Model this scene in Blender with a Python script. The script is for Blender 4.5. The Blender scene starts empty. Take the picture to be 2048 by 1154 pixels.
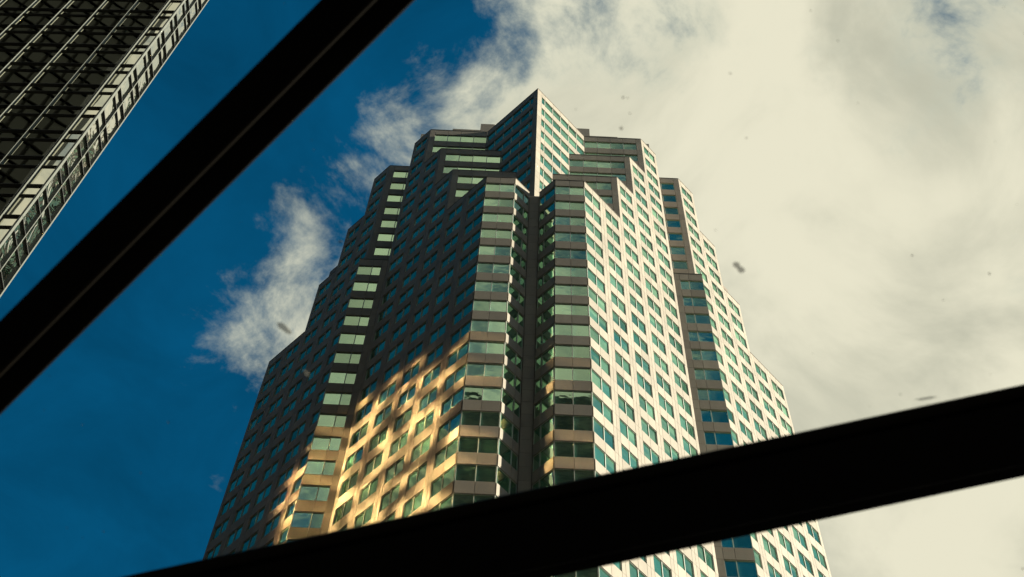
import bpy, math, random
from mathutils import Vector, Matrix

random.seed(7)
SC = bpy.context.scene
COL = SC.collection
H = 3.9                      # floor to floor
EYE = 1.6                    # camera above the ground

# ------------------------------------------------------------------ camera
FOCAL = 3138.4462 / 2048.0 * 36.0
FW = Vector((0.31220624, 0.32102809, 0.89412987)).normalized()
RT = Vector((0.6793427, -0.73335701, 0.02609595)).normalized()
UP = RT.cross(FW).normalized()
RT = FW.cross(UP).normalized()
CAM = Vector((-47.8491, -46.5951, EYE))
cd = bpy.data.cameras.new('camera')
co = bpy.data.objects.new('camera', cd)
COL.objects.link(co)
cd.sensor_width = 36.0
cd.lens = FOCAL
cd.clip_start = 0.1
cd.clip_end = 5000.0
m = Matrix((RT, UP, -FW)).transposed().to_4x4()
m.translation = CAM
co.matrix_world = m
cd.dof.use_dof = True
cd.dof.focus_distance = 180.0
cd.dof.aperture_fstop = 4.5
SC.camera = co


def ray(x, y):
    """direction through a pixel of the 2048 x 1154 photograph"""
    return (FW * 3138.4462 + RT * (x - 1024) - UP * (y - 577)).normalized()


def depth_point(x, y, d):
    v = ray(x, y)
    return CAM + v * (d / v.dot(FW))


def pixel(P):
    v = Vector(P) - CAM
    z = v.dot(FW)
    if z <= 0.01:
        return None
    return (1024 + 3138.4462 * v.dot(RT) / z, 577 - 3138.4462 * v.dot(UP) / z)


# ------------------------------------------------------------------ world, sun, exposure
SUN_EL = math.radians(18.7)
sun_h = Vector((0.665, -0.747, 0)).normalized()
SUN = Vector((sun_h.x * math.cos(SUN_EL), sun_h.y * math.cos(SUN_EL), math.sin(SUN_EL)))


def azel(a, e):
    a, e = math.radians(a), math.radians(e)
    return (math.cos(a) * math.cos(e), math.sin(a) * math.cos(e), math.sin(e))


W = bpy.data.worlds.new('World')
SC.world = W
W.use_nodes = True
nt = W.node_tree
N, L = nt.nodes, nt.links
N.clear()


def node(tree, t, **kw):
    n = tree.nodes.new(t)
    for k, v in kw.items():
        setattr(n, k, v)
    return n


def math_node(tree, op, a, b=None, c=None, clamp=False):
    n = tree.nodes.new('ShaderNodeMath')
    n.operation = op
    n.use_clamp = clamp
    for i, v in enumerate((a, b, c)):
        if v is None:
            continue
        if isinstance(v, (int, float)):
            n.inputs[i].default_value = v
        else:
            tree.links.new(v, n.inputs[i])
    return n.outputs[0]


def mix_rgb(tree, mode, f, a, b):
    n = tree.nodes.new('ShaderNodeMix')
    n.data_type = 'RGBA'
    n.blend_type = mode
    for s, v in ((n.inputs[0], f), (n.inputs[6], a), (n.inputs[7], b)):
        if isinstance(v, (int, float)):
            s.default_value = v
        elif isinstance(v, tuple):
            s.default_value = (*v, 1.0)
        else:
            tree.links.new(v, s)
    return n.outputs[2]


def smooth(tree, v, lo, hi):
    n = tree.nodes.new('ShaderNodeMapRange')
    n.interpolation_type = 'SMOOTHSTEP'
    tree.links.new(v, n.inputs[0])
    n.inputs[1].default_value = lo
    n.inputs[2].default_value = hi
    return n.outputs[0]


sky = node(nt, 'ShaderNodeTexSky', sky_type='NISHITA')
sky.sun_disc = False
sky.sun_elevation = SUN_EL
sky.sun_rotation = math.pi / 2 - math.atan2(SUN.y, SUN.x)
sky.altitude = 100
sky.air_density = 1.0
sky.dust_density = 0.4
sky.ozone_density = 3.0
tc = node(nt, 'ShaderNodeTexCoord')
D = tc.outputs['Generated']
sep = node(nt, 'ShaderNodeSeparateXYZ')
L.new(D, sep.inputs[0])


def cone(az, el):
    n = nt.nodes.new('ShaderNodeVectorMath')
    n.operation = 'DOT_PRODUCT'
    L.new(D, n.inputs[0])
    n.inputs[1].default_value = azel(az, el)
    return n.outputs['Value']


# cloud-layer coordinates: the direction projected on a flat layer
zc = math_node(nt, 'MAXIMUM', sep.outputs[2], 0.08)
zc = math_node(nt, 'ADD', zc, 0.15)
flat = node(nt, 'ShaderNodeVectorMath', operation='DIVIDE')
cmb = node(nt, 'ShaderNodeCombineXYZ')
for i in range(3):
    L.new(zc, cmb.inputs[i])
L.new(D, flat.inputs[0])
L.new(cmb.outputs[0], flat.inputs[1])


def noise(scale, detail, rough, dist=0.0, off=(0, 0, 0)):
    mp = node(nt, 'ShaderNodeMapping')
    mp.inputs['Location'].default_value = off
    L.new(flat.outputs[0], mp.inputs[0])
    n = node(nt, 'ShaderNodeTexNoise')
    n.inputs['Scale'].default_value = scale
    n.inputs['Detail'].default_value = detail
    n.inputs['Roughness'].default_value = rough
    n.inputs['Distortion'].default_value = dist
    L.new(mp.outputs[0], n.inputs['Vector'])
    return n.outputs['Fac']


n_big = noise(5.0, 3, 0.5, 0.0, (3.1, 1.7, 0.4))
n_fine = noise(15.0, 11, 0.62, 0.25, (0.3, 5.2, 1.9))
n_shade = noise(7.0, 8, 0.56, 0.5, (7.3, 2.2, 4.0))
# two banks of cloud with a clear lane between them
bank1 = math_node(nt, 'SUBTRACT', math.cos(math.radians(81.2)), cone(160, 15))
bank2 = math_node(nt, 'SUBTRACT', cone(198, 67), math.cos(math.radians(15)))
gap3 = math_node(nt, 'SUBTRACT', math.cos(math.radians(24)), cone(300, 42))
gap4 = math_node(nt, 'SUBTRACT', math.cos(math.radians(16)), cone(74, 45))
gap3 = math_node(nt, 'MINIMUM', gap3, math_node(nt, 'MULTIPLY', gap4, 9.0))
gap5 = math_node(nt, 'SUBTRACT', math.cos(math.radians(10.2)), cone(90, 80))
gap3 = math_node(nt, 'MINIMUM', gap3, math_node(nt, 'MULTIPLY', gap5, 8.0))
bank1 = math_node(nt, 'MINIMUM', math_node(nt, 'MULTIPLY', bank1, 4.6), math_node(nt, 'MULTIPLY', gap3, 2.2))
bank = math_node(nt, 'MAXIMUM', bank1, math_node(nt, 'MULTIPLY', bank2, 8.0))
bank = math_node(nt, 'MINIMUM', math_node(nt, 'MAXIMUM', bank, -0.7), 0.8)
v = math_node(nt, 'MULTIPLY_ADD', math_node(nt, 'SUBTRACT', n_big, 0.5), 0.75, bank)
v = math_node(nt, 'MULTIPLY_ADD', math_node(nt, 'SUBTRACT', n_fine, 0.5), 1.45, v)
cover = smooth(nt, v, -0.16, 0.26)
dens = smooth(nt, v, -0.05, 0.45)
sh = smooth(nt, n_shade, 0.38, 0.72)
cloud = mix_rgb(nt, 'MIX', sh, (0.90, 0.84, 0.675), (0.58, 0.56, 0.455))
cloud = mix_rgb(nt, 'MIX', dens, (0.60, 0.615, 0.52), cloud)
SKY_GAIN = 0.1
n_thin = noise(9.0, 7, 0.6, 0.6, (1.3, 8.1, 2.0))
EXPO = 2.1
# look the sky up a little above the line of sight: a deep, dust-free blue without a bright horizon
lift = node(nt, 'ShaderNodeVectorMath', operation='MULTIPLY_ADD')
lift.inputs[1].default_value = (1, 1, 0.6)
lift.inputs[2].default_value = (0, 0, 0.45)
L.new(D, lift.inputs[0])
nrm = node(nt, 'ShaderNodeVectorMath', operation='NORMALIZE')
L.new(lift.outputs[0], nrm.inputs[0])
L.new(nrm.outputs[0], sky.inputs[0])
bl_gain = 2.0 ** (0.75 - EXPO)
blue = mix_rgb(nt, 'MULTIPLY', 1.0, sky.outputs[0], (0.02 * bl_gain, 0.56 * bl_gain, 0.68 * bl_gain))
# the cloud colours are radiances; the sky texture is multiplied by the background strength
cl_gain = 2.0 ** (-EXPO) / SKY_GAIN * 0.97
cloud_s = mix_rgb(nt, 'MULTIPLY', 1.0, cloud, (cl_gain, cl_gain, cl_gain))
thin = math_node(nt, 'MULTIPLY_ADD', n_thin, 0.9, 0.52)
thin3 = node(nt, 'ShaderNodeCombineXYZ')
for i in range(3):
    L.new(thin, thin3.inputs[i])
blue = mix_rgb(nt, 'MULTIPLY', 1.0, blue, thin3.outputs[0])
final = mix_rgb(nt, 'MIX', cover, blue, cloud_s)
bg = node(nt, 'ShaderNodeBackground')
bg.inputs[1].default_value = SKY_GAIN
L.new(final, bg.inputs[0])
wo = node(nt, 'ShaderNodeOutputWorld')
L.new(bg.outputs[0], wo.inputs[0])

sl = bpy.data.lights.new('sun', 'SUN')
sl.energy = 3.55
sl.angle = math.radians(0.5)
sl.color = (1.0, 0.91, 0.78)
so = bpy.data.objects.new('sun', sl)
so.rotation_euler = SUN.to_track_quat('Z', 'Y').to_euler()
so.location = (60, -80, 300)
COL.objects.link(so)

SC.view_settings.view_transform = 'Standard'
SC.view_settings.look = 'None'
SC.view_settings.exposure = EXPO
SC.view_settings.gamma = 1.0
cy = SC.cycles
cy.use_guiding = True                 # the sun mirrored by a glass wall needs guided paths
cy.use_surface_guiding = True
cy.guiding_training_samples = 128
cy.blur_glossy = 0.0
cy.sample_clamp_indirect = 0.0
cy.caustics_reflective = True
cy.max_bounces = 8
cy.transparent_max_bounces = 16
cy.use_denoising = True
cy.denoiser = 'OPENIMAGEDENOISE'


# ------------------------------------------------------------------ materials
def new_mat(name):
    mt = bpy.data.materials.new(name)
    mt.use_nodes = True
    t = mt.node_tree
    return mt, t, t.nodes['Principled BSDF']


def island_random(t):
    g = node(t, 'ShaderNodeNewGeometry')
    o = node(t, 'ShaderNodeObjectInfo')
    s = math_node(t, 'ADD', g.outputs['Random Per Island'], o.outputs['Random'])
    return math_node(t, 'FRACT', s)


def world_pos(t, scale=(1, 1, 1)):
    g = node(t, 'ShaderNodeNewGeometry')
    mp = node(t, 'ShaderNodeMapping')
    mp.inputs['Scale'].default_value = scale
    t.links.new(g.outputs['Position'], mp.inputs[0])
    return mp.outputs[0]


def tex(t, vec, scale, detail, rough=0.5):
    n = node(t, 'ShaderNodeTexNoise')
    t.links.new(vec, n.inputs['Vector'])
    n.inputs['Scale'].default_value = scale
    n.inputs['Detail'].default_value = detail
    n.inputs['Roughness'].default_value = rough
    return n.outputs['Fac']


def make_granite():
    mt, t, b = new_mat('flamed granite')
    r = island_random(t)
    p = world_pos(t)
    grain = tex(t, p, 9.0, 4, 0.7)
    patch = tex(t, world_pos(t, (0.6, 0.6, 0.12)), 1.0, 4, 0.6)
    val = math_node(t, 'MULTIPLY_ADD', r, 0.24, 0.88)
    val = math_node(t, 'MULTIPLY', val, math_node(t, 'MULTIPLY_ADD', grain, 0.5, 0.75))
    val = math_node(t, 'MULTIPLY', val, math_node(t, 'MULTIPLY_ADD', patch, 0.5, 0.75))
    c = mix_rgb(t, 'MIX', patch, (0.262, 0.228, 0.178), (0.243, 0.216, 0.170))
    rgb = node(t, 'ShaderNodeCombineXYZ')
    for i in range(3):
        t.links.new(val, rgb.inputs[i])
    c = mix_rgb(t, 'MULTIPLY', 1.0, c, rgb.outputs[0])
    t.links.new(c, b.inputs['Base Color'])
    b.inputs['Roughness'].default_value = 0.75
    bp = node(t, 'ShaderNodeBump')
    bp.inputs['Strength'].default_value = 0.25
    bp.inputs['Distance'].default_value = 0.02
    t.links.new(grain, bp.inputs['Height'])
    t.links.new(bp.outputs[0], b.inputs['Normal'])
    return mt


def make_plain(name, col, rough=0.5, metal=0.0, spec=0.5):
    mt, t, b = new_mat(name)
    p = world_pos(t)
    n = tex(t, p, 3.0, 4, 0.6)
    c = mix_rgb(t, 'MIX', n, tuple(x * 0.82 for x in col), tuple(min(1, x * 1.15) for x in col))
    t.links.new(c, b.inputs['Base Color'])
    b.inputs['Roughness'].default_value = rough
    b.inputs['Metallic'].default_value = metal
    b.inputs['Specular IOR Level'].default_value = spec
    return mt


def make_glass(name, tint, body, reflect, rough, wave, wave_scale, vary=0.3, wscale=(1, 1, 1), warp=0.0, body_var=0.8, blinds=None):
    """coated window glass: a tinted mirror over a dark room"""
    mt = bpy.data.materials.new(name)
    mt.use_nodes = True
    t = mt.node_tree
    t.nodes.clear()
    r = island_random(t)
    out = node(t, 'ShaderNodeOutputMaterial')
    gl = node(t, 'ShaderNodeBsdfAnisotropic')
    gl.inputs['Roughness'].default_value = rough
    df = node(t, 'ShaderNodeBsdfDiffuse')
    k = math_node(t, 'MULTIPLY_ADD', r, vary, 1.0 - vary * 0.5)
    rgb = node(t, 'ShaderNodeCombineXYZ')
    for i in range(3):
        t.links.new(k, rgb.inputs[i])
    t.links.new(mix_rgb(t, 'MULTIPLY', 1.0, tint, rgb.outputs[0]), gl.inputs['Color'])
    p = world_pos(t, wscale)
    blot = tex(t, world_pos(t, (0.5, 0.5, 0.8)), 1.0, 3, 0.6)
    kb = math_node(t, 'MULTIPLY', math_node(t, 'MULTIPLY_ADD', math_node(t, 'FRACT', math_node(t, 'MULTIPLY', r, 7.31)), body_var, 1 - body_var / 2),
                   math_node(t, 'MULTIPLY_ADD', blot, 0.9, 0.55))
    bcol = body
    if blinds is not None:
        # roller blinds drawn to different heights behind the glass of some panes
        g_ = node(t, 'ShaderNodeNewGeometry')
        sp = node(t, 'ShaderNodeSeparateXYZ')
        t.links.new(g_.outputs['Position'], sp.inputs[0])
        f = math_node(t, 'MULTIPLY', math_node(t, 'FRACT', math_node(t, 'DIVIDE', math_node(t, 'SUBTRACT', blinds, sp.outputs[2]), H)), H)
        drop = math_node(t, 'MULTIPLY_ADD', math_node(t, 'FRACT', math_node(t, 'MULTIPLY', r, 13.7)), 3.4, -1.4)
        bm = math_node(t, 'LESS_THAN', f, drop)
        bcol = mix_rgb(t, 'MIX', bm, body, tuple(q * k_ for q, k_ in zip(body, (2.2, 1.5, 1.35))))
    rgb2 = node(t, 'ShaderNodeCombineXYZ')
    for i in range(3):
        t.links.new(kb, rgb2.inputs[i])
    t.links.new(mix_rgb(t, 'MULTIPLY', 1.0, bcol, rgb2.outputs[0]), df.inputs['Color'])
    if wave > 0:
        w = node(t, 'ShaderNodeTexNoise')
        w.inputs['Scale'].default_value = wave_scale
        w.inputs['Detail'].default_value = 1.5
        w.inputs['Distortion'].default_value = warp
        t.links.new(p, w.inputs['Vector'])
        bp = node(t, 'ShaderNodeBump')
        bp.inputs['Strength'].default_value = 1.0
        bp.inputs['Distance'].default_value = wave
        t.links.new(w.outputs['Fac'], bp.inputs['Height'])
        t.links.new(bp.outputs[0], gl.inputs['Normal'])
    mx = node(t, 'ShaderNodeMixShader')
    mx.inputs[0].default_value = reflect
    t.links.new(df.outputs[0], mx.inputs[1])
    t.links.new(gl.outputs[0], mx.inputs[2])
    t.links.new(mx.outputs[0], out.inputs['Surface'])
    return mt


GRANITE = make_granite()
CORE = make_plain('joint mortar', (0.18, 0.15, 0.12), 0.9)
COPING = make_plain('dark stone coping', (0.10, 0.088, 0.07), 0.8)
FRAME = make_plain('pale aluminium frame', (0.42, 0.43, 0.37), 0.45)
PANE = make_glass('green tinted office glass', (0.70, 0.97, 0.68), (0.036, 0.118, 0.088), 0.5, 0.02, 0.004, 0.9, 0.5, blinds=190.6594 + EYE - 1.55)
MIRROR = make_glass('bronze mirror curtain glass', (0.95, 0.91, 0.76), (0.012, 0.018, 0.014), 0.84, 0.01, 0.003, 0.55, 0.08, (1, 1, 0.35))
RIPPLE = make_glass('rippled mirror curtain glass', (0.99, 0.97, 0.88), (0.012, 0.018, 0.014), 0.9, 0.005, 0.03, 0.9, 0.05, (1, 1, 0.5), 1.6)
GOLD = make_glass('gold mirror glass', (1.0, 0.71, 0.37), (0.05, 0.04, 0.02), 0.99, 0.045, 0.0, 1.0, 0.1)
MULLION = make_plain('grey metal mullion', (0.10, 0.107, 0.09), 0.45, 0.0)
TRANSOM = make_plain('dark grey metal transom', (0.022, 0.023, 0.02), 0.5, 0.0)
DARKWALL = make_plain('dark office cladding', (0.0035, 0.0045, 0.0038), 0.6, 0.0, 0.05)
DARKRIB = make_plain('black facade rib', (0.0014, 0.0016, 0.0014), 0.6, 0.0, 0.0)
STEEL = make_plain('black painted steel', (0.0014, 0.0014, 0.0013), 0.6, 0.0, 0.04)
BEAD = make_plain('lighter black bead', (0.006, 0.005, 0.0035), 0.6, 0.0, 0.05)  # lighter than the steel, paints the highlight line along the upper-left beam
ASPHALT = make_plain('asphalt', (0.05, 0.05, 0.048), 0.9)
LEAF = make_plain('dry leaf', (0.06, 0.058, 0.042), 0.9)
DUST = make_plain('pale dust', (0.35, 0.34, 0.29), 0.9)
for mt_, k_ in ((LEAF, 0.58), (DUST, 0.78)):      # thin, half see-through scraps
    t_ = mt_.node_tree
    b_ = t_.nodes['Principled BSDF']
    b_.inputs['Alpha'].default_value = 1.0 - k_
CLEAR = bpy.data.materials.new('clear roof glass')
CLEAR.use_nodes = True
CLEAR.node_tree.nodes.clear()
_o = CLEAR.node_tree.nodes.new('ShaderNodeOutputMaterial')
_t = CLEAR.node_tree.nodes.new('ShaderNodeBsdfTransparent')
_t.inputs['Color'].default_value = (0.965, 0.98, 0.96, 1)
CLEAR.node_tree.links.new(_t.outputs[0], _o.inputs['Surface'])


# ------------------------------------------------------------------ mesh helpers
class MB:
    """collects boxes and prisms, links them as one mesh object"""

    def __init__(self):
        self.v, self.f, self.mi = [], [], []

    def box(self, x0, x1, y0, y1, z0, z1, M=None, mi=0):
        n = len(self.v)
        c = [(x0, y0, z0), (x1, y0, z0), (x1, y1, z0), (x0, y1, z0), (x0, y0, z1), (x1, y0, z1), (x1, y1, z1), (x0, y1, z1)]
        if M is not None:
            c = [tuple(M @ Vector(q)) for q in c]
        self.v += c
        self.f += [(n, n + 3, n + 2, n + 1), (n + 4, n + 5, n + 6, n + 7), (n, n + 1, n + 5, n + 4), (n + 1, n + 2, n + 6, n + 5), (n + 2, n + 3, n + 7, n + 6), (n + 3, n, n + 4, n + 7)]
        self.mi += [mi] * 6

    def prism(self, pts, z0, z1, mi=0):
        n, k = len(self.v), len(pts)
        self.v += [(p[0], p[1], z0) for p in pts] + [(p[0], p[1], z1) for p in pts]
        self.f += [tuple(n + i for i in reversed(range(k))), tuple(n + k + i for i in range(k))]
        self.f += [(n + i, n + (i + 1) % k, n + k + (i + 1) % k, n + k + i) for i in range(k)]
        self.mi += [mi] * (k + 2)

    def mesh(self, name, mats):
        me = bpy.data.meshes.new(name)
        me.from_pydata(self.v, [], self.f)
        for q in (mats if isinstance(mats, (list, tuple)) else [mats]):
            me.materials.append(q)
        if any(self.mi):
            me.polygons.foreach_set('material_index', self.mi)
        me.update()
        return me

    def build(self, name, mats, parent=None, M=None):
        return link(name, self.mesh(name, mats), parent, M)


def link(name, me, parent=None, M=None):
    o = bpy.data.objects.new(name, me)
    COL.objects.link(o)
    if parent is not None:
        o.parent = parent
    if M is not None:
        o.matrix_local = M
    return o


def thing(name, label, cat, loc=(0, 0, 0), group=None):
    o = bpy.data.objects.new(name, None)
    o.location = loc
    COL.objects.link(o)
    o['label'], o['category'] = label, cat
    if group:
        o['group'] = group
    return o


def tag(o, label, cat, group=None):
    o['label'], o['category'] = label, cat
    if group:
        o['group'] = group
    return o


def wall_frame(a, b):
    """local frame of a wall seen from outside: x from its left end a to its right end b, y into the wall, z up"""
    ax = Vector((b[0] - a[0], b[1] - a[1], 0))
    ln = ax.length
    ax.normalize()
    inn = Vector((0, 0, 1)).cross(ax)
    M = Matrix(((ax.x, inn.x, 0, a[0]), (ax.y, inn.y, 0, a[1]), (0, 0, 1, 0), (0, 0, 0, 1)))
    return M, ln


# ------------------------------------------------------------------ ground
g = MB()
g.box(-3000, 3000, -3000, 3000, -0.5, 0.0)
go = g.build('ground', ASPHALT)
go['kind'] = 'structure'

# ------------------------------------------------------------------ the stepped granite tower
Z0 = EYE
HA = 190.6594 + Z0
M_, C_, W_ = 2.9906, 2.211, 2.9554
Q = M_ + C_
HD, HC, HB = HA - 9 * H, HA - 6 * H, HA - 3 * H
PC, PB, PA, P1 = C_ + 2 * W_, C_ + 3 * W_, C_ + 4 * W_, C_ + 5 * W_
PE = 21.5052
PM = (P1 + PE) / 2
DP = PM - P1
ROOT2 = math.sqrt(2)
TOP, WIN = 1.55, 2.26                     # parapet above the first window, window height
ZLOW = HA - 31 * H

tower = thing('office_tower', 'stepped granite office tower with sawtooth roofline and green glass windows, sunlit on its right flank', 'tower', (PM, PM, 0))
TI = Matrix.Translation((-PM, -PM, 0))

panels, windows = [], []                 # (area in the picture, matrix, size ...)
GAP = 0.03


def seen(M, x0, x1, z0, z1):
    """rough size in the picture of a rectangle on a wall; 0 when outside the frame or behind a roof beam"""
    q = [pixel(M @ Vector(c)) for c in ((x0, 0, z0), (x1, 0, z0), (x1, 0, z1), (x0, 0, z1))]
    if any(c is None for c in q):
        return 0.0
    cx, cyy = sum(c[0] for c in q) / 4, sum(c[1] for c in q) / 4
    if not (-15 < cx < 2063 and -15 < cyy < 1169):
        return 0.0
    if 1211.5 - 0.2132 * cx + 8 < cyy < 1395 - 0.2135 * cx - 8 or 640 < cx + cyy < 815:
        return 0.0
    return abs(sum(q[i][0] * q[(i + 1) % 4][1] - q[(i + 1) % 4][0] * q[i][1] for i in range(4))) / 2


def add_panel(M, x0, x1, z0, z1, hid=False):
    if x1 - x0 < 0.08 or z1 - z0 < 0.08:
        return
    panels.append((0.0 if hid else seen(M, x0, x1, z0, z1), M, x0, x1, z0, z1))


def add_window(M, x0, panes, z0, z1, jl=True, jr=True, hid=False):
    windows.append((0.0 if hid else seen(M, x0, x0 + sum(panes), z0, z1), M, x0, tuple(panes), z0, z1, jl, jr))


def facade(a, b, top, low, cols, hide=False):
    """cols: list of ('s', width) granite or ('w', [pane widths], left jamb, right jamb), left to right"""
    M, ln = wall_frame(a, b)
    tot = sum(c[1] if c[0] == 's' else sum(c[1]) for c in cols)
    k = ln / tot
    cap = MB()
    cap.box(0.02, ln - 0.02, -0.03, 0.3, top, top + 0.10)
    cap.build('coping', COPING, tower, TI @ M)
    n = 0
    while True:
        zt = top - TOP - n * H
        ztop = top if n == 0 else zt + (H - WIN)
        if zt - WIN < low - 0.3:
            # last strip of granite down to the foot of this wall
            zt = max(low, zt - WIN)
            if ztop > low + 0.1:
                zt = low
            else:
                break
            x = 0.0
            for c in cols:
                for wd in ([c[1]] if c[0] == 's' else c[1]):
                    add_panel(M, x, x + wd * k, zt, ztop, hide)
                    x += wd * k
            break
        x = 0.0
        for c in cols:
            if c[0] == 's':
                add_panel(M, x, x + c[1] * k, zt, ztop, hide)
                add_panel(M, x, x + c[1] * k, zt - WIN, zt, hide)
                x += c[1] * k
            else:
                ws = [q * k for q in c[1]]
                x2 = x
                for q in ws:
                    add_panel(M, x2, x2 + q, zt, ztop, hide)
                    x2 += q
                add_window(M, x, ws, zt - WIN, zt, c[2], c[3], hide)
                x = x2
        n += 1


def mirrored(a, b, top, low, cols):
    """the same wall on the left flank (the plan is symmetric about its diagonal)"""
    rc = []
    for c in reversed(cols):
        rc.append(c if c[0] == 's' else ('w', list(reversed(c[1])), c[3], c[2]))
    return (b[1], b[0]), (a[1], a[0]), top, low, rc


def both(a, b, top, low, cols):
    facade(a, b, top, low, cols)
    facade(*mirrored(a, b, top, low, cols))


s, wn = 0.435, 1.0427
BAY = [('s', s), ('w', [wn, wn], True, True), ('s', s)]
# flank bays from the near corner to the middle of the flank, and beyond the notch
both((C_, -Q), (C_ + W_, -Q), HD, ZLOW, [('s', 0.05), ('w', [1.30, 1.17], True, True), ('s', s)])
both((C_ + W_, -Q), (PC, -Q), HD, ZLOW, BAY)
both((PC, -Q), (PB, -Q), HC, ZLOW, BAY)
both((PB, -Q), (PA, -Q), HB, ZLOW, BAY)
both((PA, -Q), (P1, -Q), HA, ZLOW, BAY)
for i, t_ in enumerate((HA, HB, HC, HD, HD)):
    both((PE + i * W_, -Q), (PE + (i + 1) * W_, -Q), t_, ZLOW, BAY)
# narrow diagonal fronts
both((0, -M_), (C_, -Q), HD, ZLOW, [('s', 0.05), ('w', [1.51, 1.51], True, True), ('s', 0.05)])
both((P1, -Q), (PM, -Q - DP), HD, ZLOW, [('s', 0.63), ('w', [1.0, 1.57], True, True), ('s', 0.05)])
rib = (Q * ROOT2 - 0.68 - 0.03) / 4
WIDE = [('s', 0.03), ('w', [rib] * 4, True, True), ('s', 0.68)]
both((PC - Q, 0), (PC, -Q), HC, HD, WIDE)
both((PB - Q, 0), (PB, -Q), HB, HC, WIDE)
both((PA - Q, 0), (PA, -Q), HA, HB, WIDE)
both((PE - Q, 0), (PE, -Q), HA, HD, WIDE)
# crown above the notch, and the notch walls
both((0, 0), (PA - Q, 0), HA, HD, [('s', 0.78), ('w', [0.62] + [1.486] * 5, True, True)])
NS = 0.72
both((-M_, 0), (-NS, 0), HD, ZLOW, [('s', 0.05), ('w', [1.46, 0.72], True, True), ('s', 0.04)])
strip_top = HD - 1.05
M, ln = wall_frame((-NS, 0), (0, -NS))
zt = strip_top
while zt > ZLOW:
    z2 = max(ZLOW, zt - H / 2)
    add_panel(M, 0, ln, z2, zt)
    zt = z2

# which pieces become objects of their own
panels.sort(key=lambda q: -q[0])
windows.sort(key=lambda q: -q[0])
_mesh = {}


def panel_mesh(w, h):
    key = ('p', round(w, 3), round(h, 3))
    if key not in _mesh:
        b = MB()
        b.box(GAP / 2, w - GAP / 2, 0, 0.18, GAP / 2, h - GAP / 2)
        _mesh[key] = b.mesh('granite_panel', GRANITE)
    return _mesh[key]


FW_ = 0.035


def frame_boxes(b, panes, h, jl, jr, M=None, mi=0):
    w = sum(panes)
    if jl:
        b.box(0.004, FW_, 0.05, 0.17, 0.004, h - 0.004, M, mi)
    if jr:
        b.box(w - FW_, w - 0.004, 0.05, 0.17, 0.004, h - 0.004, M, mi)
    x0, x1 = (FW_ if jl else 0.004), (w - FW_ if jr else w - 0.004)
    b.box(x0, x1, 0.07, 0.17, h - FW_, h - 0.004, M, mi)
    b.box(x0, x1, 0.05, 0.17, 0.004, FW_, M, mi)
    x = 0
    for p in panes[:-1]:
        x += p
        b.box(x - 0.034, x + 0.034, 0.05, 0.17, FW_, h - FW_, M, mi)


def frame_mesh(panes, h, jl, jr):
    key = ('f', tuple(round(p, 3) for p in panes), round(h, 3), jl, jr)
    if key not in _mesh:
        b = MB()
        frame_boxes(b, panes, h, jl, jr)
        _mesh[key] = b.mesh('window', FRAME)
    return _mesh[key]


def pane_mesh(w, h):
    key = ('g', round(w, 3), round(h, 3))
    if key not in _mesh:
        b = MB()
        b.box(0, w, 0.12, 0.14, 0, h)
        _mesh[key] = b.mesh('pane', PANE)
    return _mesh[key]


def pane_spans(panes):
    x, o = 0.0, []
    for i, p in enumerate(panes):
        l = x + (FW_ - 0.01 if i == 0 else 0.032)
        r_ = x + p - (FW_ - 0.01 if i == len(panes) - 1 else 0.032)
        o.append((l, r_))
        x += p
    return o


MAXP = 295
for area, M, x0, x1, z0, z1 in panels[:MAXP]:
    link('granite_panel', panel_mesh(x1 - x0, z1 - z0), tower, TI @ M @ Matrix.Translation((x0, 0, z0)))
rest = MB()
for area, M, x0, x1, z0, z1 in panels[MAXP:]:
    rest.box(x0 + GAP / 2, x1 - GAP / 2, 0, 0.18, z0 + GAP / 2, z1 - GAP / 2, TI @ M)
o = rest.build('granite_panel', GRANITE, tower)
o['kind'] = 'stuff'
for area, M, x0, panes, z0, z1, jl, jr in windows[:MAXP]:
    wo_ = link('window', frame_mesh(panes, z1 - z0, jl, jr), tower, TI @ M @ Matrix.Translation((x0, 0, z0)))
    for l, r_ in pane_spans(panes):
        tilt = Matrix.Rotation(random.gauss(0, 0.0035), 4, 'Z') @ Matrix.Rotation(random.gauss(0, 0.0035), 4, 'X')
        link('pane', pane_mesh(r_ - l, z1 - z0 - 2 * FW_ + 0.02), wo_, Matrix.Translation((l, 0, FW_ - 0.01)) @ tilt)
restw = MB()
for area, M, x0, panes, z0, z1, jl, jr in windows[MAXP:]:
    T = TI @ M @ Matrix.Translation((x0, 0, z0))
    frame_boxes(restw, panes, z1 - z0, jl, jr, T, 0)
    for l, r_ in pane_spans(panes):
        restw.box(l, r_, 0.12, 0.14, FW_ - 0.01, z1 - z0 - FW_ + 0.01, T, 1)
o = restw.build('window', [FRAME, PANE], tower)
o['kind'] = 'stuff'


# solid body behind the cladding, one closed prism per tier
def rot4(pts):
    out = []
    for k in range(4):
        for p, q in pts:
            x, y = p - PM, q - PM
            for _ in range(k):
                x, y = -y, x
            out.append((x, y))
    return out


def inset(pts, d):
    """move every edge of a counter-clockwise outline inward by d"""
    n, out = len(pts), []
    for i in range(n):
        a, b, c = Vector(pts[i - 1]), Vector(pts[i]), Vector(pts[(i + 1) % n])
        u, w = (b - a).normalized(), (c - b).normalized()
        nu, nw = Vector((-u.y, u.x)), Vector((-w.y, w.x))
        den = u.x * w.y - u.y * w.x
        p0, p1 = a + nu * d, b + nw * d
        if abs(den) < 1e-6:
            out.append(tuple(b + nu * d))
        else:
            t_ = ((p1 - p0).x * w.y - (p1 - p0).y * w.x) / den
            out.append(tuple(p0 + u * t_))
    return out


def tier(px):
    return [(-Q, P1), (-Q, px), (0, px - Q), (0, 0), (px - Q, 0), (px, -Q), (P1, -Q), (PM, -Q + DP)]


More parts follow.
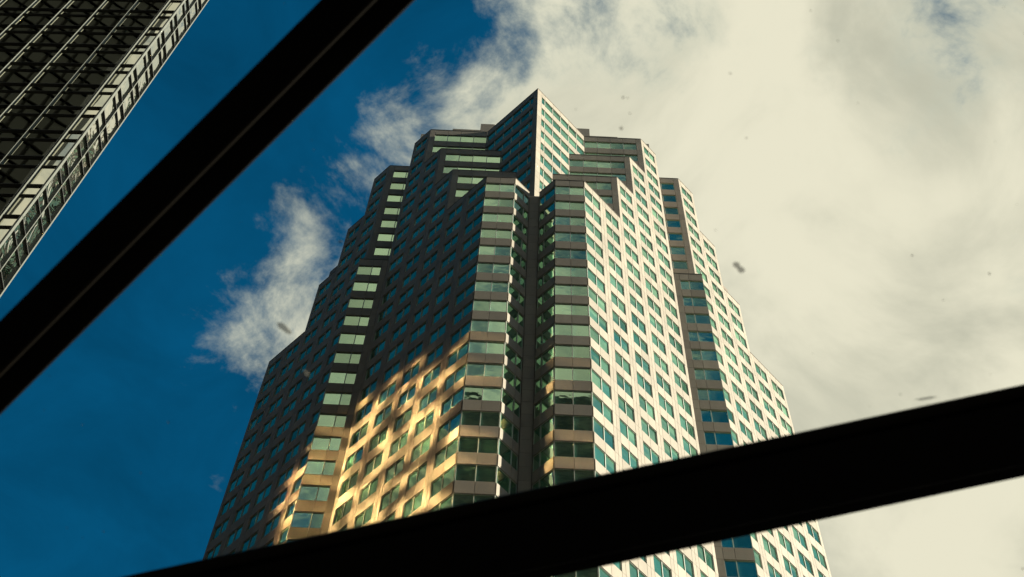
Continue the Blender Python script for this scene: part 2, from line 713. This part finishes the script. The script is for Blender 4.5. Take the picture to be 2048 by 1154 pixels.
base = [(-Q, P1), (-Q, C_), (-M_, 0), (-NS, 0), (0, -NS), (0, -M_), (C_, -Q), (P1, -Q), (PM, -Q - DP)]
body = MB()
INS = 0.22
body.prism(inset(rot4(base), INS), 0.0, HD - 0.4)
body.prism(inset(rot4(tier(PC)), INS), HD - 0.4, HC - 0.4)
body.prism(inset(rot4(tier(PB)), INS), HC - 0.4, HB - 0.4)
body.prism(inset(rot4(tier(PA)), INS), HB - 0.4, HA - 0.4)
body.build('wall', CORE, tower)

# rooftop plant behind the crown
dg = Vector((1, 1, 0)).normalized()


def roof_box(sx, x0, x1, z1, dep):
    """box with its front on the diagonal plane p+q = sx; x measured to the viewer's right of the diagonal"""
    ax = Vector((1, -1, 0)).normalized()
    o_ = Vector((sx / 2 - PM, sx / 2 - PM, 0))
    Mx = Matrix(((ax.x, dg.x, 0, o_.x), (ax.y, dg.y, 0, o_.y), (0, 0, 1, 0), (0, 0, 0, 1)))
    rp = MB()
    rp.box(x0, x1, 0, dep, HA - 0.5, z1, Mx)
    rp.build('rooftop_housing', GRANITE, tower)


def diag_hit(x, y, sx):
    v = ray(x, y)
    t_ = (sx - CAM.x - CAM.y) / (v.x + v.y)
    P = CAM + v * t_
    return (P.x - P.y) / ROOT2, P.z


SX = PA - Q + 3.0
for xl, xr, ys in ((905.6, 962, 257.4), (962, 990, 247.5), (1150, 1178.6, 256.4), (1178.6, 1234.5, 271.5)):
    l, zt_ = diag_hit(xl, ys, SX)
    r_, _z = diag_hit(xr, ys, SX)
    roof_box(SX, l, r_, zt_, 3.0)
l, zt_ = diag_hit(842.5, 267.8, PA + P1 - 4)
r_, _z = diag_hit(852, 267.8, PA + P1 - 4)
roof_box(PA + P1 - 4, l, r_, zt_, 2.0)
l, zt_ = diag_hit(1290.5, 287.6, PA + P1 - 4)
r_, _z = diag_hit(1297.5, 287.6, PA + P1 - 4)
roof_box(PA + P1 - 4, l, r_, zt_, 2.0)
# ------------------------------------------------------------------ the mirror-glass tower, upper left
AZ = math.radians
C2 = CAM + Vector((math.cos(AZ(82.45)), math.sin(AZ(82.45)), 0)) * 41.0
C2.z = 0
dL = Vector((math.cos(AZ(133.5)), math.sin(AZ(133.5)), 0))
dT = Vector((math.cos(AZ(42.7)), math.sin(AZ(42.7)), 0))


def along(az_):
    """distance from the corner along the broad face to the line of sight at azimuth az_"""
    a = AZ(az_)
    e = C2 - CAM
    # e + dL*t parallel to (cos a, sin a)
    return -(e.x * math.sin(a) - e.y * math.cos(a)) / (dL.x * math.sin(a) - dL.y * math.cos(a))


gt = thing('glass_tower', 'dark mirror-glass tower with thin metal mullions and one pale corner strip', 'tower', (C2.x, C2.y, 0))
GI = Matrix.Translation((-C2.x, -C2.y, 0))
t_m = [along(a) for a in (83.55, 85.8, 87.93, 90.1, 92.07)]
step = (t_m[-1] - t_m[1]) / 3
t_m = [0.0] + t_m + [t_m[-1] + step * i for i in range(1, 12)]
FACE = t_m[-1]
v = ray(413, 0)
THIN = 2.2
ZT = 2.579 * 41.0 + Z0                    # a floor line
ML = wall_frame(tuple((C2 + dL * FACE)[:2]), tuple(C2[:2]))[0]      # x runs towards the corner
MT = wall_frame(tuple(C2[:2]), tuple((C2 + dT * THIN)[:2]))[0]
ZTOPG = ZT + 9 * H
VISLO, VISHI = ZT - 13 * H, ZT + 4 * H
body = MB()
body.box(0.1, FACE - 0.12, 0.18, 1.9, 0, ZTOPG, GI @ ML)
body.box(0.1, FACE - 6.5, 1.9, 9.0, 0, ZTOPG, GI @ ML)
bo = body.build('wall', DARKWALL, gt)
body = MB()
body.box(0.16, THIN - 0.04, 0.16, 1.5, 0, ZTOPG, GI @ MT)
body.build('corner_bay', DARKWALL, gt)
xs = sorted(FACE - q for q in t_m)
gpane = {}


def put_pane(Mw, x0, x1, z0, z1, mt, stuff):
    if stuff is not None:
        stuff.box(x0, x1, 0.10, 0.12, z0, z1, GI @ Mw)
        return
    key = (round(x1 - x0, 3), round(z1 - z0, 3), mt.name)
    if key not in gpane:
        b = MB()
        b.box(-(x1 - x0) / 2, (x1 - x0) / 2, 0, 0.02, -(z1 - z0) / 2, (z1 - z0) / 2)
        gpane[key] = b.mesh('pane', mt)
    tl = Matrix.Rotation(random.gauss(0, 0.002), 4, 'Z') @ Matrix.Rotation(random.gauss(0, 0.002), 4, 'X')
    link('pane', gpane[key], gt, GI @ Mw @ Matrix.Translation(((x0 + x1) / 2, 0.10, (z0 + z1) / 2)) @ tl)


SEC = 1.29
restg = MB()
z = ZT + 9 * H
while z > 4:
    for x0, x1 in zip(xs, xs[1:]):
        for za, zb in ((z - SEC, z), (z - H, z - SEC)):
            st = restg if seen(ML, x0, x1, za, zb) < 30 else None
            put_pane(ML, x0 + 0.02, x1 - 0.02, za + 0.02, zb - 0.02, MIRROR, st)
    for x0, x1 in ((0, THIN / 2), (THIN / 2, THIN)):
        for za, zb in ((z - SEC, z), (z - H, z - SEC)):
            st = restg if seen(MT, x0, x1, za, zb) < 12 else None
            put_pane(MT, x0 + 0.02, x1 - 0.02, za + 0.02, zb - 0.02, RIPPLE, st)
    z -= H
o = restg.build('pane', MIRROR, gt)
o['kind'] = 'stuff'
for i, x in enumerate(xs):
    b = MB()
    if abs(x - (FACE - t_m[1])) < 1e-6:            # paired mullion beside the corner strip
        b.box(-0.075, -0.03, -0.10, 0.10, 1, ZTOPG)
        b.box(0.03, 0.075, -0.10, 0.10, 1, ZTOPG)
        b.box(-0.03, 0.03, 0.02, 0.10, 1, ZTOPG)
    elif i == len(xs) - 1:
        b.box(-0.10, 0.015, -0.015, 0.16, 1, ZTOPG)
    else:
        b.box(-0.022, 0.022, -0.065, 0.10, 1, ZTOPG)
    b.build('mullion', MULLION, gt, GI @ ML @ Matrix.Translation((x, 0, 0)))
for x, w in ((THIN / 2, 0.03), (THIN, 0.05)):
    b = MB()
    b.box(-w, w, -0.035, 0.10, 1, ZTOPG)
    b.build('mullion', MULLION, gt, GI @ MT @ Matrix.Translation((x, 0, 0)))
z = ZT + 9 * H
b1, b2, b3, b4 = MB(), MB(), MB(), MB()
b1.box(0.05, FACE - 0.10, -0.015, 0.10, -0.026, 0.026)
b2.box(0.05, FACE - 0.10, 0.0, 0.10, -0.015, 0.015)
b3.box(0.02, THIN - 0.05, -0.015, 0.10, -0.03, 0.03)
b4.box(0.02, THIN - 0.05, 0.01, 0.10, -0.035, 0.035)
tm = [b.mesh('transom', TRANSOM) for b in (b1, b2, b3, b4)]
while z > 4:
    for me, Mw, dz in ((tm[0], ML, 0), (tm[1], ML, -SEC), (tm[2], MT, 0), (tm[3], MT, -SEC)):
        link('transom', me, gt, GI @ Mw @ Matrix.Translation((0, 0, z + dz)))
    z -= H

# ------------------------------------------------------------------ the dark tower mirrored in that glass (left, out of frame)
edge = C2 + dL * along(83.87)
rdir = Vector((math.cos(AZ(2 * 133.5 - 83.87)), math.sin(AZ(2 * 133.5 - 83.87)), 0))
e0 = edge + rdir * 34
dt_ = thing('dark_office_tower', 'black gridded office tower seen only as a reflection in the glass of the left tower', 'tower', (e0.x, e0.y, 0))
Md, _l = wall_frame((e0.x, e0.y), (e0.x - 6, e0.y + 46))
DI = Matrix.Translation((-e0.x, -e0.y, 0))
b = MB()
b.box(0, _l, 0, 14, 0, 262, DI @ Md)
b.build('wall', DARKWALL, dt_)
b = MB()
for i in range(1, 31):
    b.box(i * 1.5 - (0.11 if i % 2 else 0.06), i * 1.5 + (0.11 if i % 2 else 0.06), -0.12, 0.0, 0, 262, DI @ Md)
for k in range(0, 67):
    b.box(0.1, _l - 0.02, -0.22, 0.0, k * 3.9, k * 3.9 + (0.3 if k % 2 else 0.2), DI @ Md)
o = b.build('facade_grid', DARKRIB, dt_)
o['kind'] = 'stuff'

# ------------------------------------------------------------------ gold glass wall that throws the sun back on the left flank
saz = math.degrees(math.atan2(SUN.y, SUN.x)) % 360
NAZ = 318.0
oaz = 2 * NAZ - saz                              # the mirrored beam travels this way
back = Vector((-math.cos(AZ(oaz)), -math.sin(AZ(oaz)), 0))
DREF = 80.0
rise = DREF * math.tan(SUN_EL)
pc = Vector((-Q, 12.6, 0)) + back * DREF
wx = Vector((-math.sin(AZ(NAZ)), math.cos(AZ(NAZ)), 0))
gb = thing('gold_glass_block', 'gold mirror-glass office block left of the scene, throwing sunlight back on the granite tower', 'building', (pc.x, pc.y, 0))
PI_ = Matrix.Translation((-pc.x, -pc.y, 0))
HALF = 11.0
top_z = HA - 17.2 * H + rise
# x runs along the wall, outward normal faces azimuth NAZ
Mg = wall_frame((pc.x - wx.x * HALF, pc.y - wx.y * HALF), (pc.x + wx.x * HALF, pc.y + wx.y * HALF))[0]
if (Mg.to_3x3() @ Vector((0, -1, 0))).dot(Vector((math.cos(AZ(NAZ)), math.sin(AZ(NAZ)), 0))) < 0:
    Mg = wall_frame((pc.x + wx.x * HALF, pc.y + wx.y * HALF), (pc.x - wx.x * HALF, pc.y - wx.y * HALF))[0]
b = MB()
b.box(0, 2 * HALF, 0.2, 14, 0, top_z + 1.5, PI_ @ Mg)
b.build('wall', DARKWALL, gb)
b = MB()
rg = random.Random(11)
nx = 20
pw = 2 * HALF / nx
k = 0
z = top_z
while z > top_z - 60:
    for i in range(nx):
        if rg.random() < (0.62 if z > top_z - 6.5 else 0.2):
            continue
        w, hh = pw - 0.10, 1.62
        T = Mg @ Matrix.Translation(((i + 0.5) * pw, 0.05, z - hh / 2)) @ Matrix.Rotation(rg.gauss(0, 0.0095) - (i + 0.5 - nx / 2) * pw / (2 * DREF) * 0.14, 4, 'Z') @ Matrix.Rotation(rg.gauss(0, 0.008), 4, 'X')
        b.box(-w / 2, w / 2, 0, 0.02, -hh / 2, hh / 2, PI_ @ T)
    z -= 1.75
o = b.build('pane', GOLD, gb)
o['kind'] = 'stuff'

# ------------------------------------------------------------------ unseen towers added to cut sky fill on shaded faces and darken window reflections
def make_block():
    mt, t, b = new_mat('banded blocker cladding')
    g_ = node(t, 'ShaderNodeNewGeometry')
    sp = node(t, 'ShaderNodeSeparateXYZ')
    t.links.new(g_.outputs['Position'], sp.inputs[0])
    fl = math_node(t, 'FRACT', math_node(t, 'DIVIDE', sp.outputs[2], 3.9))
    band = math_node(t, 'GREATER_THAN', fl, 0.5)
    c = mix_rgb(t, 'MIX', band, (0.06, 0.05, 0.038), (0.008, 0.01, 0.0095))
    t.links.new(c, b.inputs['Base Color'])
    b.inputs['Roughness'].default_value = 0.7
    return mt


BLOCK = make_block()
for bx, by, wx_, wy_, hh, rot, lab_ in (
        (-64.5, -64.5, 30, 14, 238, -45, 'wide brown banded office slab added right behind the viewer, mirrored dark in the lowest front windows'),
        (-135, 22, 16, 32, 238, 0, 'long brown banded office slab added far to the left of the mirror-glass tower to cut sky light'),
        (-150, -70, 22, 24, 252, 20, 'turned brown banded office tower added far behind on the left to cut sky light'),
        (-74, 90, 15, 13, 262, 10, 'slim brown banded office tower added behind the gold glass block to darken the left-flank reflections'),
        (-25, -165, 28, 18, 226, 0, 'low broad brown banded office block added far behind on the right to cut sky light'),
        (-110, -165, 24, 24, 240, 0, 'square brown banded office tower added farthest behind the viewer to cut sky light')):
    ot = thing('sky_light_blocker', lab_, 'tower', (bx, by, 0), 'office towers added outside the picture to block sky light')
    ot.rotation_euler = (0, 0, math.radians(rot))
    b = MB()
    b.box(-wx_, wx_, -wy_, wy_, 0, hh)
    b.build('wall', BLOCK, ot)
    b = MB()
    b.box(-wx_ * 0.6, wx_ * 0.6, -wy_ * 0.6, wy_ * 0.6, hh, hh + 7)
    b.build('roof_house', BLOCK, ot)

# ------------------------------------------------------------------ glass roof overhead: two black beams and the panes they carry
GD = 5.0                                        # glass lies this far in front of the camera, square to the view


def roof_matrix(px, py, dx, dy, d):
    """x along the beam (right-up in the picture), y across it, z away from the camera"""
    ax = (RT * dx + UP * dy).normalized()
    ay = FW.cross(ax).normalized()
    if ay.dot(UP) < 0:
        ay = -ay
    P = depth_point(px, py, d)
    return Matrix(((ax.x, ay.x, FW.x, P.x), (ax.y, ay.y, FW.y, P.y), (ax.z, ay.z, FW.z, P.z), (0, 0, 0, 1)))


def px2m(d):
    return d / 3138.4462


def beam(name_label, x, y, dx, dy, rows, length, back_len):
    """rows: (lo, hi, near depth, far depth, material) across the beam in pixels from its axis, up positive"""
    Mb = roof_matrix(x, y, dx, dy, GD - 0.1)
    root = thing('roof_beam', name_label, 'beam', Mb.translation)
    Ri = Matrix.Translation(-Mb.translation)
    for nm, lo, hi, d0, d1, mt in rows:
        k0 = px2m(d0)
        b = MB()
        b.box(-back_len, length, lo * k0, hi * k0, d0 - (GD - 0.1), d1 - (GD - 0.1))
        ob = b.build(nm, mt, root, Ri @ Mb)
        bv = ob.modifiers.new('bevel', 'BEVEL')
        bv.width = 0.006
        bv.segments = 3
    return root


# beam across the upper left: edges x+y = 638 and 818, lighter bead painting the highlight line at about 742
s2 = ROOT2
c1 = 728.0
beam('black steel roof beam running steeply across the upper left of the glass roof', c1 / 2, c1 / 2, 1, 1,
     [('flange', -(742 - c1) / s2, (c1 - 638) / s2, GD - 0.09, GD - 0.02, STEEL),
      ('highlight_bead', -(742 - c1) / s2 - 6, -(742 - c1) / s2 + 4, GD - 0.095, GD - 0.06, BEAD),
      ('web', -(818 - c1) / s2, -(742 - c1) / s2 + 6, GD - 0.05, GD - 0.02, STEEL)], 7.0, 1.35)
# beam across the lower right
cs = math.cos(math.atan(0.2134))
ym = (1211.5 - 0.2132 * 1100 + 1395 - 0.2135 * 1100) / 2
hw = (1395 - 1211.5) / 2 * cs
beam('wide black steel roof beam crossing the lower right in front of the granite tower', 1100, ym, 1, 0.2134,
     [('flange', -hw + 26, hw - 26, GD - 0.10, GD - 0.05, STEEL),
      ('web', -hw, hw - 13, GD - 0.06, GD - 0.02, STEEL),
      ('glazing_bar', hw - 24, hw, GD - 0.062, GD - 0.03, BEAD)], 6.0, 2.75)


def pane_at(poly):
    """flat pane of roof glass, its outline given in pixels at the glass plane"""
    bot = [depth_point(x, y, GD) for x, y in poly]
    cen = sum(bot, Vector()) / len(bot)
    n = len(bot)
    vs = [tuple(p - cen) for p in bot] + [tuple(p + FW * 0.012 - cen) for p in bot]
    fs = [tuple(range(n)), tuple(reversed(range(n, 2 * n)))] + [(i, n + i, n + (i + 1) % n, (i + 1) % n) for i in range(n)]
    me = bpy.data.meshes.new('glass_pane')
    me.from_pydata(vs, [], fs)
    me.materials.append(CLEAR)
    o = link('glass_pane', me, None, Matrix.Translation(cen))
    return o


roof = thing('glass_roof', 'clear glass roof overhead, its panes held by the two black beams', 'glass roof', depth_point(1024, 577, GD))


def hang(o):
    o.parent = roof
    o.location = o.location - roof.location



hang(pane_at([(-700, 1430), (1400, -670), (-700, -670)]))
hang(pane_at([(-700, 1425), (1500, -770), (2900, -770), (2900, 690)]))
hang(pane_at([(-640, 1450), (2900, 695), (2900, 1900), (-640, 1900)]))


def speck(name, label, x, y, ln, wd, ang, mt, lobes=1, cat='leaf bit'):
    """small crumpled scrap lying on the glass; sizes in pixels"""
    k = px2m(GD)
    rr = random.Random(int(x * 7 + y))
    P = depth_point(x, y, GD + 0.014)
    a = math.radians(ang)
    ax = RT * math.cos(a) + UP * math.sin(a)
    ay = UP * math.cos(a) - RT * math.sin(a)
    vs, fs = [], []
    for q in range(lobes):
        off = (q - (lobes - 1) / 2) * ln * 0.5
        n = 12
        base_ = len(vs)
        l2 = ln / (1 if lobes == 1 else 1.9) / 2
        for lay in range(2):
            for i in range(n):
                t = 2 * math.pi * i / n
                r_ = rr.uniform(0.72, 1.15)
                p = ax * (off + math.cos(t) * l2 * r_) + ay * (math.sin(t) * wd / 2 * r_)
                vs.append(tuple(p * k + FW * (0.002 + 0.006 * rr.random() + 0.006 * lay)))
        fs.append(tuple(base_ + i for i in range(n)))
        fs.append(tuple(base_ + n + i for i in reversed(range(n))))
        fs += [(base_ + i, base_ + (i + 1) % n, base_ + n + (i + 1) % n, base_ + n + i) for i in range(n)]
    me = bpy.data.meshes.new(name)
    me.from_pydata(vs, [], fs)
    me.materials.append(mt)
    o = link(name, me, None, Matrix.Translation(P))
    tag(o, label, cat)


speck('leaf_scrap', 'long dark leaf scrap on the glass against cloud left of the granite tower', 568, 656, 36, 13, -38, LEAF)
speck('leaf_scrap', 'ragged two-lobed leaf scrap on the glass against cloud right of the granite tower', 1478, 535, 28, 13, -48, LEAF, 2)
speck('leaf_scrap', 'small round dark leaf scrap on the glass beside the left edge of the granite tower', 680, 483, 9, 6, 15, LEAF)
speck('leaf_scrap', 'tiny dark leaf scrap on the glass above the right shoulder of the granite tower', 1243, 256, 8, 7, 70, LEAF)
speck('leaf_scrap', 'thin streak of leaf on the glass just above the wide lower beam', 1853, 797, 44, 5, 8, LEAF)
speck('dust_blot', 'pale dust blot on the glass over the dark left flank', 613, 747, 18, 7, -48, DUST, 1, 'dust blot')

# fine grit all over the roof glass: nobody could count it
rr = random.Random(5)
vs, fs = [], []
for q in range(110):
    P = depth_point(rr.uniform(-200, 2250), rr.uniform(-150, 1300), GD + 0.014)
    r0 = rr.uniform(0.7, 1.8) * px2m(GD) * (1.6 if rr.random() < 0.12 else 1.0)
    ax, ay = RT * r0 * rr.uniform(0.7, 1.6), UP * r0
    b0 = len(vs)
    for i in range(6):
        t = i * math.pi / 3
        vs.append(tuple(P + ax * math.cos(t) + ay * math.sin(t)))
    vs.append(tuple(P + FW * r0))
    fs += [(b0 + i, b0 + (i + 1) % 6, b0 + 6) for i in range(6)] + [tuple(b0 + i for i in reversed(range(6)))]
me = bpy.data.meshes.new('grit')
me.from_pydata(vs, [], fs)
me.materials.append(LEAF)
go = link('grit', me)
go['kind'] = 'stuff'
